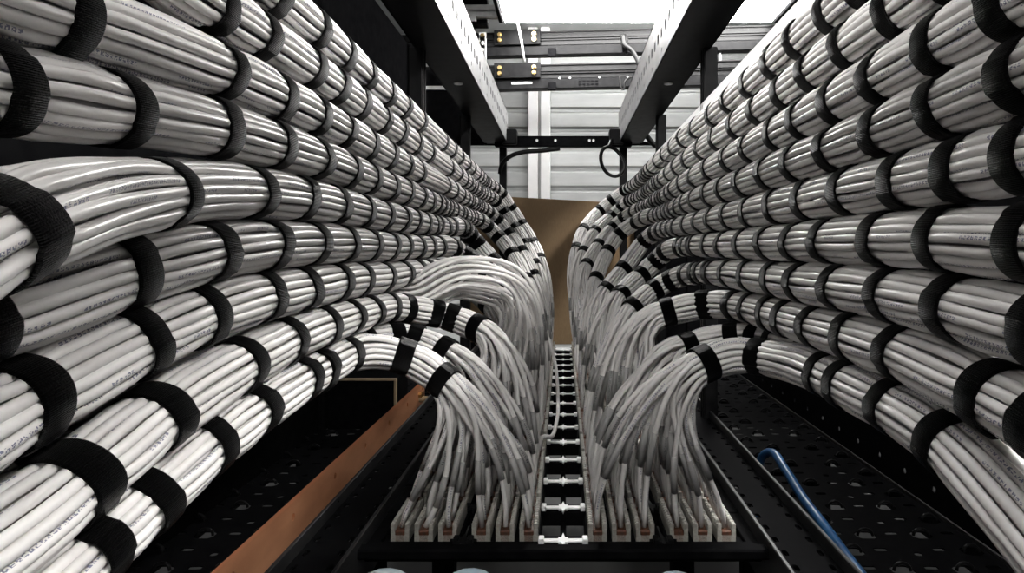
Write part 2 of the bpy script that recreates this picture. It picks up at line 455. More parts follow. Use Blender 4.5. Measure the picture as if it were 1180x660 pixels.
# ------------------------------------------------------------------ the rack
PZ = CZ - 0.349            # plane of the patch panels
BZ = CZ + 0.42             # underside of the upper beams
rack = empty('equipment_rack', (0, 1.4, 0), 'black steel rack frame that carries the patch panels and cable banks', 'rack')
Y0, Y1 = -0.3, 2.2
for s in (-1, 1):
    # upper beam: flat underside, punched inner web, outer lip
    m = MB()
    m.box((min(s * .216, s * .305), Y0, BZ), (max(s * .216, s * .305), Y1, BZ + .004), 0, .001)
    m.box((min(s * .301, s * .305), Y0, BZ), (max(s * .301, s * .305), Y1, BZ + .10))
    m.box((min(s * .214, s * .305), Y0, BZ + .112), (max(s * .214, s * .305), Y1, BZ + .116))
    be = m.build('beam', M['rack'], rack)
    n = 56
    def sl(i, j):
        if j == 1: return oval(.2, .3, 0, 0, 6)
        return oval(.10, .16, 0, 0, 2) if i % 3 == 0 else None
    ori = (s * .214, Y0 if s < 0 else Y1, BZ)
    slotted('punched_web', ori, (0, -s, 0), (0, 0, 1), n, 3, (Y1 - Y0) / n, .116 / 3, sl, M['web'], be, .002)
    a = (s * .262, 1.42, BZ - .002)
    MB().cyl(a, (0, 0, 1), .011, .003, 16).build('badge', M['galv'], be)
    # braces between the upper beam and the lower frame
    for yy in (1.17, 1.75):
        pb = CZ - .12 if (s < 0 and yy < 1.5) else PZ - .02
        m = MB(); m.box((min(s * .29, s * .318), yy, pb), (max(s * .29, s * .318), yy + .03, BZ + .002), 0, .002)
        m.box((min(s * .288, s * .292), yy + .006, pb), (max(s * .288, s * .292), yy + .012, BZ))
        m.box((min(s * .288, s * .292), yy + .019, pb), (max(s * .288, s * .292), yy + .025, BZ)); m.build('post', M['rack'], rack)
    MB().box((min(s * .222, s * .25), 2.225, PZ - .02), (max(s * .222, s * .25), 2.255, BZ + .11), 0, .002).build('post', M['rack'], rack)
    MB().box((min(s * .222, s * .30), 2.19, BZ + .002), (max(s * .222, s * .30), 2.24, BZ + .114), 0, .002).build('end_gusset', M['rack'], rack)
    # lower rails: two stepped angle sections with rows of punched holes
    ry0, ry1 = .42, 2.25
    n = 60
    o = (min(s * .243, s * .303), ry0, PZ + .006)
    rl = slotted('rail', o, (1, 0, 0), (0, 1, 0), 3, n, .02, (ry1 - ry0) / n, lambda i, j: oval(.16, .2, 0, 0, 5) if i != 1 else None, M['black'], rack, .003)
    MB().box((min(s * .238, s * .243), ry0, PZ - .05), (max(s * .238, s * .243), ry1, PZ + .014), 0, .001).build('rail_flange', M['edge'], rl)
    MB().box((min(s * .301, s * .306), ry0, PZ - .06), (max(s * .301, s * .306), ry1, PZ + .022), 0, .001).build('rail_flange', M['edge'], rl)
    for yy in (.6, 1.3, 2.1):
        MB().box((min(s * .25, s * .30), yy, 0), (max(s * .25, s * .30), yy + .04, PZ - .0), 0, .002).build('leg', M['black'], rack)
# near cross bar that closes the panel field, and the end crossbar at the top
MB().box((-.243, .658, PZ - .008), (.243, .674, PZ + .004), 0, .002).build('front_bar', M['black'], rack)
MB().box((-.262, 2.17, BZ - .018), (.262, 2.20, BZ + .022), 0, .002).build('crossbar', M['black'], rack)
for s in (-1, 1):
    MB().box((min(s * .175, s * .23), 2.145, BZ - .014), (max(s * .175, s * .23), 2.205, BZ + .044), 0, .004).build('corner_block', M['rack'], rack)
for x in (-.1, -.03, .1, .115):
    MB().cyl((x, 2.166, BZ + .004), (0, 1, 0), .005, .006, 8).build('bolt', M['galv'], rack)
MB().box((-.70, 2.23, BZ - .002), (.70, 2.245, BZ + .012), 0, .001).build('tie_bar', M['black'], rack)
# right: bright punched flange along the top of the bank
slotted('bank_flange', (.288, 1.9, CZ + .20), (0, -1, 0), (0, 0, 1), 22, 2, 1.6 / 22, .054,
        lambda i, j: (oval(.32, .10, 0, .1, 5) if (j == 1 and i % 3 == 0) else (oval(.05, .06, 0, .0, 2) if j == 1 else None)), M['trim'], rack, .002)
# left: dark blanking panels outside the rack
sp = empty('side_panel', (-.557, 1.0, CZ - .405), 'large matte black side panel outside the rack by the busbar', 'panel')
MB().box((-.562, -.2, CZ - .4055), (-.552, 2.28, CZ + .74), 0, .002).build('sheet', M['matte'], sp)
for yy in (1.28, 2.02): MB().box((-.553, yy, CZ - .4055), (-.539, yy + .035, CZ + .74), 0, .003).build('stiffener', M['matte'], sp)
MB().box((-.553, .45, CZ + .53), (-.542, 1.0, CZ + .56), 0, .002).build('edge_strip', M['graphite'], sp)
rp = empty('rear_panel', (-.62, 2.32, 0), 'dark grey panel standing across the end of the busbar side', 'panel')
MB().box((-1.1, 2.31, CZ + .445), (-.30, 2.322, CZ + .74), 0, .002).build('sheet', M['black'], rp)
MB().box((-1.1, 2.30, CZ + .655), (-.40, 2.312, CZ + .67), 0, .001).build('seam_strip', M['galv'], rp)
for x in (-1.05, -.98): MB().box((x, 2.30, 0), (x + .03, 2.33, CZ + .5), 0, .002).build('leg', M['black'], rp)
rp = empty('rear_panel', (.65, 2.32, 0), 'black panel standing behind the cable bank above the blue cable', 'panel')
MB().box((.29, 2.31, .3), (1.05, 2.322, CZ + .2), 0, .002).build('sheet', M['black'], rp)
for x in (.5, 1.0): MB().box((x, 2.30, 0), (x + .03, 2.33, CZ + .1), 0, .002).build('leg', M['black'], rp)

# black cords at the end crossbar
C, _ = catmull([at(576, 200, 2.16), at(578, 190, 2.15), at(588, 180, 2.14), at(604, 175, 2.14), at(625, 173.5, 2.15), at(645, 171, 2.16)], .012)
tube('black_cord', C, .0085, 8, M['rubber'], label='black cord curving off the left half of the end crossbar', cat='cord')['label'] = 'black cord curving up from the rack post onto the end crossbar'
c = at(705.5, 186, 2.13); t = np.linspace(0, 2 * math.pi, 33)
C = np.stack([c.x + .042 * np.cos(t) - .012 * np.sin(t), c.y + .01 * np.sin(2 * t), c.z + .055 * np.sin(t)], 1)
C = np.vstack([[C[8] + np.array((.012, .02, .03))], C[8:-1], C[:12]])
tube('cord_loop', C, .007, 8, M['rubber'], label='coiled loop of black cord hanging from the end crossbar block', cat='cord')
C, _ = catmull([at(741, 150, 2.22), at(748, 160, 2.2), at(756, 168, 2.2), at(762, 166, 2.2)], .01)
tube('black_cord', C, .011, 8, M['rubber'], label='short thick black cord beside the beam end above the tie bar', cat='cord')

# cardboard
cb = empty('cardboard_sheet', (0, 2.33, PZ - .03), 'brown cardboard sheet standing across the end of the aisle', 'cardboard')
m = MB(); zl, zr = at(585, 227, 2.34).z, at(695, 232.5, 2.34).z
k = (zr - zl) / (at(695, 0, 2.34).x - at(585, 0, 2.34).x); zc = zl - k * at(585, 0, 2.34).x
xs = np.linspace(-.42, .42, 15)
V, Fc = [], []
for y in (2.335, 2.341):
    for x in xs: V += [(x, y + .008 * math.sin(x * 7), PZ - .03), (x, y + .008 * math.sin(x * 7), zc + k * x)]
n = 30
for i in range(14):
    a = 2 * i
    Fc += [(a, a + 2, a + 3, a + 1), (n + a, n + a + 1, n + a + 3, n + a + 2), (a + 1, a + 3, n + a + 3, n + a + 1), (a, n + a, n + a + 2, a + 2)]
Fc += [(0, 1, n + 1, n), (28, n + 28, n + 29, 29)]
recalc(mesh_obj('sheet', V, Fc, M['card'], cb))
MB().box((-.42, 2.33, 0), (-.36, 2.36, PZ - .02), 0, .002).build('stand', M['black'], cb)
MB().box((.36, 2.33, 0), (.42, 2.36, PZ - .02), 0, .002).build('stand', M['black'], cb)

# copper busbar
bb = empty('copper_busbar', (-.335, .9, PZ + .0), 'long flat copper busbar with bolt holes along the rack rail', 'busbar')
n = 26
def bslot(i, j): return oval(.10, .10, 0, .12, 2) if i % 3 == 1 else None
slotted('bar', (-.331, .25, PZ - .006), (0, 1, 0), (0, 0, 1), n, 1, 1.11 / n, .048, bslot, M['copper'], bb, .006)
for yy in (.45, 1.31):
    MB().cyl((-.331, yy, PZ + .02), (1, 0, 0), .008, .008, 6).build('bolt', M['brass'], bb)
    MB().cyl((-.332, yy, PZ + .01), (1, 0, 0), .007, .029, 10).build('standoff', M['wood'], bb)

# plywood-edged dark box beyond the busbar
bx = empty('plywood_box', (-.47, 1.38, CZ - .4055), 'dark box with raw plywood edges beyond the copper busbar', 'box')
a = at(385, 436, 1.3); b = at(457, 436, 1.3); zb = CZ - .4055
MB().box((a.x - .014, 1.30, zb), (b.x - .004, 1.306, b.z - .004)).build('front', M['black'], bx)
MB().box((a.x - .014, 1.298, b.z - .005), (b.x, 1.306, b.z), 0, .001).build('top_edge', M['wood'], bx)
MB().box((b.x - .006, 1.298, zb), (b.x, 1.306, b.z - .004), 0, .001).build('side_edge', M['wood'], bx)
MB().box((a.x - .014, 1.306, zb), (b.x - .002, 1.40, b.z - .002), 0, .001).build('body', M['black'], bx)

# perforated trays both sides, lower than the rails
def tray(s, label):
    r = empty('perforated_tray', (s * .46, 1.2, CZ - .455), label, 'tray')
    x0 = .372 if s > 0 else -.572
    def sl(i, j):
        q = (i * 7 + j * 3) % 6
        if (i + j) % 2: return oval(.30, .09, 0, .12, 2.5)
        if q in (0, 4): return oval(.36, .22, 0, 0, 4)
        return oval(.14, .10, .1, -.15, 2.2)
    pl = slotted('plate', (x0, .3, CZ - .405), (1, 0, 0), (0, 1, 0), 5, 38, .04, 1.7 / 38, sl, M['black'], r, .0015)
    xo = s * .572
    MB().box((min(xo, xo + s * .003), .3, CZ - .45), (max(xo, xo + s * .003), 2.0, CZ - .398), 0, .0008).build('lip', M['edge'], r)
    xo = s * .372
    MB().box((min(xo, xo - s * .003), .3, CZ - .45), (max(xo, xo - s * .003), 2.0, CZ - .40), 0, .0008).build('lip', M['rack'], r)
    # raised lances beside the larger holes
    me = None
    for i in range(5):
        for j in range(38):
            if (i + j) % 2 == 0 and (i * 7 + j * 3) % 6 in (0, 4):
                cx, cy = x0 + (i + .5) * .04, .3 + (j + .5) * 1.7 / 38
                if me is None:
                    t = np.linspace(0, math.pi, 7)
                    C = np.stack([.011 * np.cos(t), .002 * np.sin(t), .009 * np.sin(t)], 1)
                    o = tube('lance', C + np.array((cx, cy, CZ - .406)), .0022, 6, M['rack'], r); me = o; m0 = (cx, cy)
                else:
                    o = me.copy(); COL.objects.link(o); o.location = (cx - m0[0], cy - m0[1], 0)
    for yy in (.4, 1.2, 1.9):
        MB().box((min(s * .38, s * .565), yy, 0), (max(s * .38, s * .565), yy + .03, CZ - .407), 0, .002).build('support', M['black'], r)
    n = 44
    sd = slotted('side_wall', (s * .585, .3 if s < 0 else 2.0, CZ - .45), (0, -s, 0), (0, 0, 1), n, 13 if s > 0 else 5, 1.7 / n, .05,
            lambda i, j: oval(.12, .09, 0, 0, 3) if j in (1, 3) and i % 2 == 0 else None, M['black'], r, .002)
    return r
tray(1, 'black perforated tray beside the blue cable')
tray(-1, 'black perforated tray behind the copper busbar')

# blue cable
C, _ = catmull([at(872, 566, 1.0) + Vector((0, 0, -.06)), at(874, 545, 1.0), at(879, 525, .985), at(890, 521, .96), at(905, 541, .90), at(925, 573, .83), at(950, 606, .76), at(975, 640, .71), at(1000, 672, .66), at(1045, 730, .58), (.36, .40, CZ - .38)], .01)
tube('blue_cable', C, .0068, 10, M['blue'], label='blue cable arching over the rail beside the perforated tray', cat='cable')

# ------------------------------------------------------------------ patch panels
PITCH = .0889
NP = 16
GX = (-.170, -.071, .071, .170)
def jack_mesh():
    m = MB(); w, l, h = .0225, .0188, .020
    m.box((-w / 2 + .005, -l / 2, -.004), (w / 2 - .005, l / 2, h * .55), 1, .001)          # brown core
    for s in (-1, 1):
        xa, xb = sorted((s * (w / 2), s * (w / 2 - .0052)))
        m.box((xa, -l / 2, -.004), (xb, l / 2, h * .62), 0)
        for k in range(3):                                                                # terminal teeth
            y = -l / 2 + .0006 + k * l / 3
            m.box((xa - .0004, y, h * .62 - .001), (xb + .0004, y + l / 3 - .0016, h), 0, .0012)
    m.box((-w / 2, -l / 2, -.004), (w / 2, -l / 2 + .002, h * .3), 0)
    me = bpy.data.meshes.new('jack'); me.from_pydata(m.v, [], m.f)
    me.materials.append(M['jackw']); me.materials.append(M['jackb']); me.polygons.foreach_set('material_index', m.m); me.update()
    return me
def star_mesh(mat, half):
    P = []
    for k in range(16):
        t = k * math.pi / 8
        q = k % 4
        rr = .0165 if q == 0 else (.006 if q in (1, 3) else .0085)
        P.append((math.cos(t) * rr, math.sin(t) * rr))
    V = [(x, y, .0015) for x, y in P] + [(x, y, -.0015) for x, y in P]
    Fc = [tuple(range(16)), tuple(range(31, 15, -1))] + [(i + 16, (i + 1) % 16 + 16, (i + 1) % 16, i) for i in range(16)]
    m = MB(); m.add(V, Fc); m.box((-half, -.0038, -.0012), (half, .0038, .0012), 0, .0005)
    for s in (-1, 1): m.box((min(s * half, s * (half - .007)), -.006, -.003), (max(s * half, s * (half - .007)), .006, .004), 0, .001)
    me = bpy.data.meshes.new('bracket'); me.from_pydata(m.v, [], m.f); me.materials.append(mat); me.update()
    return me
JACK = jack_mesh(); STARW = star_mesh(M['bracket'], .030); STARD = star_mesh(M['rack'], .012)
def side_child(name, me, parent, loc):
    o = bpy.data.objects.new(name, me); COL.objects.link(o); o.parent = parent; o.location = loc; return o
JACKS = {}
ordn = ['first', 'second', 'third', 'fourth', 'fifth', 'sixth', 'seventh', 'eighth', 'ninth', 'tenth', 'eleventh', 'twelfth', 'thirteenth', 'fourteenth', 'fifteenth', 'sixteenth']
bar_me = None
for i in range(NP):
    y = .687 + i * PITCH
    p = empty('patch_panel', (0, y, PZ), 'black patch panel of white jacks, %s along from the front bar' % ordn[i], 'patch panel', 'patch panels along the rack floor')
    if bar_me is None:
        m = MB(); m.box((-.238, -.006, -.022), (.238, .006, -.003), 0, .001)
        m.box((-.238, .0055, -.012), (.238, .030, -.009))
        for s in (-1, 1): m.box((min(s * .222, s * .238), -.006, -.022), (max(s * .222, s * .238), .0829, -.004), 0, .001)
        for x in (-.1205, 0, .1205): m.box((x - .004, -.004, -.022), (x + .004, .0829, -.016))
        bar_me = bpy.data.meshes.new('frame'); bar_me.from_pydata(m.v, [], m.f); bar_me.materials.append(M['black']); bar_me.update()
        m = MB()
        m.box((-.044, .006, -.016), (.044, .0829, -.004), 0, .002)
        seat_me = bpy.data.meshes.new('jack_carrier'); seat_me.from_pydata(m.v, [], m.f); seat_me.materials.append(M['black']); seat_me.update()
    side_child('frame', bar_me, p, (0, 0, 0)); [side_child('jack_carrier', seat_me, p, (gx, 0, 0)) for gx in GX]
    side_child('bracket', STARW, p, (0, 0, .0005))['label'] = 'white star shape standing in for light through the panel gap'  # star piece drawn white for the backlit gap
    for x in (-.1205, .1205): side_child('bracket', STARD, p, (x, 0, .001))
    for g, gx in enumerate(GX):
        L = []
        for r_ in range(4):
            for c_ in range(3):
                q = (gx + (c_ - 1) * .0290, .0156 + r_ * .0192, -.002)
                side_child('jack', JACK, p, q); L.append((q[0], y + q[1], PZ + .010))
        JACKS[(i, g)] = L

# ------------------------------------------------------------------ cable bundles
R_B = .0222            # outer radius of a strapped bundle
D = .00735             # cable diameter
RING = [(16, R_B - D / 2), (8, R_B - D * 1.62)]
SX = .24               # |x| of the bundle face that looks into the aisle

def strap_obj(C, T, N, B, r, width, parent, tail):
    prof = [(-.5, 0.0), (-.5, .0010), (-.44, .0017), (0, .0019), (.44, .0017), (.5, .0010), (.5, 0.0)]
    n = 42; V = []
    wob = random.random() * 6.28
    for k in range(n):
        a = 2 * math.pi * k / n
        da = (a - tail) % (2 * math.pi)
        over = .0013 if da < .9 else 0.0
        rr = r * (1 + .012 * math.sin(3 * a + wob)) + over
        tw = .0009 * math.sin(2 * a + wob)
        for (u, h) in prof: V.append(C + T * (u * width + tw) + (N * math.cos(a) + B * math.sin(a)) * (rr + h - .0006))
    P = len(prof); Fc = []; uv = []
    for k in range(n):
        k2 = (k + 1) % n
        for q in range(P):
            q2 = (q + 1) % P
            Fc.append((k * P + q, k * P + q2, k2 * P + q2, k2 * P + q))
            uv += [(q / P, k / n), (q2 / P, k / n), (q2 / P, (k + 1) / n), (q / P, (k + 1) / n)]
    return mesh_obj('strap', V, Fc, M['strap'], parent, None, True, uv)

PLANS = []
def bundle(side, near, traced, after, panel, label, group, strap_pitch=.086, extra_straps=True, sx=SX, straps_after=None, loose=False, gaps=(), weight=1.0):
    """side -1/+1; near: world points (toward the room), traced: strap pixels on the bank face (or (px,py,X)),
    after: (px,py,Y) of the turn into the panels"""
    P, strapY = [], []
    for t in traced:
        X = t[2] if len(t) > 2 else sx
        Y = X * F / abs(t[0] - VX)
        P.append((side * (X + .022), Y, CZ - (t[1] - VY) * Y / F)); strapY.append(Y)
    P = sorted(P, key=lambda q: q[1])
    # smooth the hand-traced heights
    P = np.array(P)
    if len(P) > 4:
        z = P[:, 2].copy()
        P[1:-1, 2] = .25 * z[:-2] + .5 * z[1:-1] + .25 * z[2:]
    A = [tuple(at(*q)) for q in after]
    if near is None:
        d = P[0] - P[min(2, len(P) - 1)]; d /= np.linalg.norm(d)
        near = [tuple(P[0] + d * q) for q in (P[0][1] + .35, (P[0][1] + .35) / 2)]
    # straight run between the last traced strap and the turn
    yl, ya = P[-1][1], A[0][1]
    mid = []
    if ya - yl > .25:
        zz = P[-4:, 2].mean()
        for q in np.arange(yl + .12, ya - .09, .12):
            t = (q - yl) / (ya - yl)
            mid.append((side * (sx + .022), q, zz * (1 - t) + t * (.75 * zz + .25 * A[0][2])))
    path = np.array([tuple(q) for q in near] + P.tolist() + mid + A)
    C, _ = catmull(path, .0105)
    for _k in range(6): C[1:-1] = .25 * C[:-2] + .5 * C[1:-1] + .25 * C[2:]
    PLANS.append(dict(C=C, side=side, A=A, strapY=strapY, panel=panel, label=label, group=group, strap_pitch=strap_pitch,
                      straps_after=straps_after, loose=loose, gaps=gaps, weight=weight))

GAP = .0447            # centre distance of two bundles that lie against each other
def settle(iters=70):
    """push bundles that share space apart until they only touch, keeping every run smooth"""
    for sd in (-1, 1):
        B_ = [p for p in PLANS if p['side'] == sd]
        for it in range(iters):
            mv = [np.zeros_like(p['C']) for p in B_]; worst = 0.0
            for a in range(len(B_)):
                for b in range(a + 1, len(B_)):
                    Pa, Pb = B_[a]['C'], B_[b]['C']
                    D2 = (Pa[::2, None, 0] - Pb[None, ::2, 0]) ** 2 + (Pa[::2, None, 1] - Pb[None, ::2, 1]) ** 2 + (Pa[::2, None, 2] - Pb[None, ::2, 2]) ** 2
                    if D2.min() > GAP ** 2: continue
                    wa, wb = B_[a]['weight'], B_[b]['weight']; wt = wa + wb
                    for (X, Y_, k_, ww, ax) in ((Pa, Pb, a, wa / wt, 1), (Pb, Pa, b, wb / wt, 0)):
                        nn = D2.argmin(ax); dd = np.sqrt(D2.min(ax)); m_ = dd < GAP
                        if not m_.any(): continue
                        dv = X[::2][m_] - Y_[::2][nn[m_]]
                        dv /= np.maximum(np.linalg.norm(dv, axis=1), 1e-4)[:, None]
                        mv[k_][::2][m_] += dv * ((GAP - dd[m_]) * ww)[:, None]
                    worst = max(worst, GAP - math.sqrt(D2.min()))
            for p, v in zip(B_, mv):
                v[1::2] = .5 * (v[:-1:2][:len(v[1::2])] + np.vstack([v[2::2], v[-1:]])[:len(v[1::2])])
                for _k in range(4): v[1:-1] = .25 * v[:-2] + .5 * v[1:-1] + .25 * v[2:]
                p['C'] = p['C'] + .7 * v
                C = p['C']; C[1:-1] = .1 * C[:-2] + .8 * C[1:-1] + .1 * C[2:]
                # the rack braces stand just outside the banks
                far = (C[:, 1] > 1.05); C[far, 0] = np.clip(C[far, 0], -.267, .267)
            if worst < .0008: break

def build_bundle(p):
    side, A, strapY, panel, label, group = (p[k_] for k_ in ('side', 'A', 'strapY', 'panel', 'label', 'group'))
    strap_pitch, straps_after, loose, gaps = (p[k_] for k_ in ('strap_pitch', 'straps_after', 'loose', 'gaps'))
    C = p['C']
    sl_ = np.concatenate([[0], np.cumsum(np.linalg.norm(np.diff(C, axis=0), axis=1))])
    s = np.linspace(0, sl_[-1], max(3, int(round(sl_[-1] / .0105)) + 1))
    C = np.stack([np.interp(s, sl_, C[:, k_]) for k_ in range(3)], 1)
    p['C'] = C
    T, N, B = frames(C)
    # strap stations
    st = [s[np.argmin(np.abs(C[:, 1] - y) + (np.arange(len(C)) > len(C) * .8) * 9)] for y in strapY] if not loose else []
    if not loose:
        q = min(st) - strap_pitch
        while q > .03: st.append(q); q -= strap_pitch * random.uniform(.95, 1.1)
        sA = [s[np.argmin(np.linalg.norm(C - np.array(a), axis=1))] for a in A]
        q = max(x for x in st) + strap_pitch
        while q < sA[0] - .035:
            if not any(abs(q - g_) < .04 for g_ in gaps): st.append(q)
            q += strap_pitch * random.uniform(.55, 1.02)
        st += [x for k_, x in enumerate(sA) if straps_after is None or k_ in straps_after]
    st = sorted(st)
    root = empty('cable_bundle', tuple(C[len(C) // 2]), label, 'cable bundle', group)
    if st:
        dist = np.min(np.abs(s[:, None] - np.array(st)[None, :]), axis=1)
        pinch = 1.035 - .085 * np.exp(-(dist / .0165) ** 4)
    else:
        dist = np.ones(len(s)); pinch = np.ones(len(s))
    send = st[-1] + .004 if st else s[-1]
    iend = min(len(s) - 1, int(np.searchsorted(s, send)))
    ell = 1.0
    # straps
    for q in st:
        i = min(len(s) - 1, int(round(q / (s[1] - s[0]))))
        aft = (not loose) and q >= min(sA) - .001
        inward = math.atan2(B[i].dot((-side, 0, .0)), N[i].dot((-side, 0, 0)))
        Ci = np.array([np.interp(q, s, C[:, k_]) for k_ in range(3)])
        strap_obj(Ci, T[i], N[i], B[i], R_B * .972, (.0185 if not aft else .021) * random.uniform(.92, 1.08), root, inward + random.uniform(-1.5, 1.2))
    # cables
    tw = random.uniform(-.5, .5)
    gs = (0, 1) if side < 0 else (3, 2)          # outer group, inner group
    tgt_o, tgt_i = list(JACKS[(panel, gs[0])]), list(JACKS[(panel, gs[1])])
    specs = []
    for (n, R), ph in zip(RING, (0, .3)):
        for k in range(n): specs.append((R, 2 * math.pi * k / n + ph, n == 8))
    Ne, Be, Te = N[iend], B[iend], T[iend]
    score = []
    for c_, (R, a, inn) in enumerate(specs):
        o = R * (math.cos(a + tw) * Ne + math.sin(a + tw) * Be); score.append(o[0] * -side + o[2] * .6 + random.uniform(-.008, .008))
    order = np.argsort(score)
    tgt = {}
    random.shuffle(tgt_o); random.shuffle(tgt_i)
    tgt_o.sort(key=lambda q: -abs(q[0]) + random.uniform(-.02, .02)); tgt_i.sort(key=lambda q: -abs(q[0]) + random.uniform(-.02, .02))
    for rank, c_ in enumerate(order): tgt[c_] = (tgt_o + tgt_i)[rank]
    for c_, (R, a, inn) in enumerate(specs):
        p1, p2 = random.uniform(0, 6.28), random.uniform(0, 6.28)
        free = np.clip(dist / .03, 0, 1)
        aa = a + tw * s / max(s[-1], .1) + .05 * np.sin(s * random.uniform(5, 9) + p1) + .035 * np.sin(s * 31 + p2) * free
        rr = R * pinch * (1 + .035 * np.sin(s * 23 + p1) * free + .02 * np.sin(s * 57 + p2) * free)
        if loose:
            rr = rr * (1 + 0.9 * np.clip((s - s[-1] + .35) / .35, 0, 1) * (1 + .5 * math.sin(p1)))
        pts = C + rr[:, None] * (np.cos(aa)[:, None] * N + np.sin(aa)[:, None] * B)
        pts = pts[:iend + 1]
        J = np.array(tgt[c_])
        p0 = pts[-1]; d = np.linalg.norm(J - p0)
        m0 = Te * d * random.uniform(1.0, 1.25); m1 = np.array((random.uniform(-.06, .06), random.uniform(-.05, .12), -1.0)) * d * random.uniform(.75, 1.05)
        nt = max(10, int(d / .022))
        t = np.linspace(0, 1, nt + 1)[1:, None]
        H = (2 * t ** 3 - 3 * t ** 2 + 1) * p0 + (t ** 3 - 2 * t ** 2 + t) * m0 + (-2 * t ** 3 + 3 * t ** 2) * J + (t ** 3 - t ** 2) * m1
        jit = np.sin(t * math.pi) * np.array([random.uniform(-.006, .006) for _ in range(3)])[None, :] + np.sin(2 * t * math.pi) * np.array([random.uniform(-.005, .005) for _ in range(3)])[None, :]
        H = H + jit
        H[:, 2] = np.maximum(H[:, 2], PZ + .010)
        allp = np.vstack([pts, H])
        cb_ = tube('cable', allp, D / 2 * random.uniform(.89, .96), 5 if inn else 10, M['cable'], root, u0=random.uniform(0, 5))
        # printed label sleeve a hand's width before the plug
        k0 = len(pts) + int(nt * random.uniform(.42, .56)); k1 = min(len(allp) - 2, k0 + max(2, int(.055 / (d * 1.15 / nt))))
        if k1 - k0 >= 2:
            tube('cable_label', allp[k0:k1 + 1], D / 2 + .0005, 8, M['sleeve'], cb_, u0=random.uniform(0, 5))
    return root

GL, GR = 'strapped cable bundles on the busbar side', 'strapped cable bundles on the tray side'
def lab(n, side): return 'strapped white cable bundle, %s in the bank above the %s' % (n, 'copper busbar' if side < 0 else 'blue cable')

# ---- bank over the copper busbar, top to bottom
bundle(-1, [(-.262, -.35, CZ + .236), (-.262, .1, CZ + .234)], [(334, 4), (380, 31), (410, 66), (435, 89), (457, 110), (474, 125), (493, 141), (517, 165), (527, 172), (535, 180), (543, 187), (549, 193), (555, 199)],
       [(576, 221, 2.08), (588, 238, 2.12), (601, 258, 2.12), (614, 279, 2.08), (622, 298, 2.02)], 14, lab('topmost', -1), GL, .06)
bundle(-1, [(-.262, -.35, CZ + .188), (-.262, .1, CZ + .189)], [(320, 30), (373, 71), (401, 95.6), (428, 118), (451, 136), (470, 151), (487, 164), (501, 175), (524, 192), (533, 199), (541, 205)],
       [(570, 229, 2.0), (580, 243, 2.02), (593, 262, 2.0), (606, 282, 1.97), (616, 305, 1.92)], 13, lab('second from the top', -1), GL, .062)
bundle(-1, [(-.262, -.35, CZ + .09), (-.262, 0, CZ + .105)], [(98, 14), (279, 69), (338, 104), (380, 135), (411, 150), (437, 168), (458, 179), (476, 189), (490, 196), (520, 214), (529, 219), (537, 224)],
       [(562, 243, 1.86), (572, 252, 1.9), (586, 269, 1.9), (601, 290, 1.86), (614, 318, 1.8)], 12, lab('third from the top', -1), GL, .066)
bundle(-1, [(-.26, -.35, CZ + .0), (-.262, 0, CZ + .04)], [(165, 120), (276, 146), (337, 163), (385, 178), (416, 193), (440, 205), (460, 213.5), (477, 221), (491, 227)],
       [(550, 252, 1.68), (561, 259, 1.74), (574, 272, 1.75), (590, 292, 1.72), (606, 322, 1.66)], 11, lab('fourth from the top', -1), GL, .072)
bundle(-1, [(-.205, -.25, CZ - .26), (-.205, .02, CZ - .13), (-.208, .13, CZ - .04)], [(50, 268, .190), (225, 207, .235), (315, 220), (367, 225), (405, 233), (432, 239), (455, 244), (472, 247), (486, 250)],
       [(532, 260, 1.36), (540, 268, 1.41), (550, 282, 1.42), (569, 302, 1.41), (592, 326, 1.37)], 8, 'strapped white cable bundle drooping toward its end, fifth down above the copper busbar', GL, .076)
bundle(-1, [(-.262, -.35, CZ - .17), (-.262, 0, CZ - .09)], [(10, 372), (180, 313), (274, 290), (336, 281), (382, 279.7), (415, 280.7), (440, 281.7), (460, 284), (476, 286), (490, 286)],
       [(518, 284, 1.22), (530, 290, 1.26), (543, 300, 1.27), (562, 314, 1.26), (582, 333, 1.22)], 6, lab('sixth from the top', -1), GL, .07)
bundle(-1, None, [(66, 467), (193, 388), (260, 356), (325, 343), (370, 332), (404, 326.5), (432, 321), (456, 319), (476, 317)],
       [(503, 311, 1.08), (522, 317, 1.13), (545, 331, 1.13), (565, 350, 1.09)], 5, lab('seventh from the top', -1), GL, .075)
bundle(-1, None, [(128, 560), (209, 482), (303, 421), (352, 395), (390, 379), (421, 366), (447, 357), (471, 351)],
       [(498, 358, .935), (523, 366, .945), (552, 379, .92)], 2, lab('eighth from the top', -1), GL, .08)
bundle(-1, None, [(135, 648), (205, 574), (265, 518), (320, 462), (366, 435), (400, 417), (430, 401)],
       [(464, 408, .735), (487, 418, .75), (511, 439, .735)], 0, lab('lowest and frontmost', -1), GL, .08, straps_after=(0, 2))
bundle(-1, [(-.30, -.3, CZ - .16), (-.30, .2, CZ - .13)], [(352, 430, .265), (410, 400, .265)],
       [(449, 386, .85), (478, 389, .86), (513, 407, .84)], 1, 'strapped white cable bundle turning out from behind the lowest one by the copper busbar', GL, .09, weight=6)
bundle(-1, [(-.30, -.3, CZ - .09), (-.30, .5, CZ - .08)], [(400, 352, .29), (430, 350, .275)],
       [(471, 339, .93), (500, 326, .965), (534, 317, .99), (562, 322, 1.0)], 4, 'loose unstrapped spray of white cables arching over the strapped bundles', GL, loose=True, weight=4)

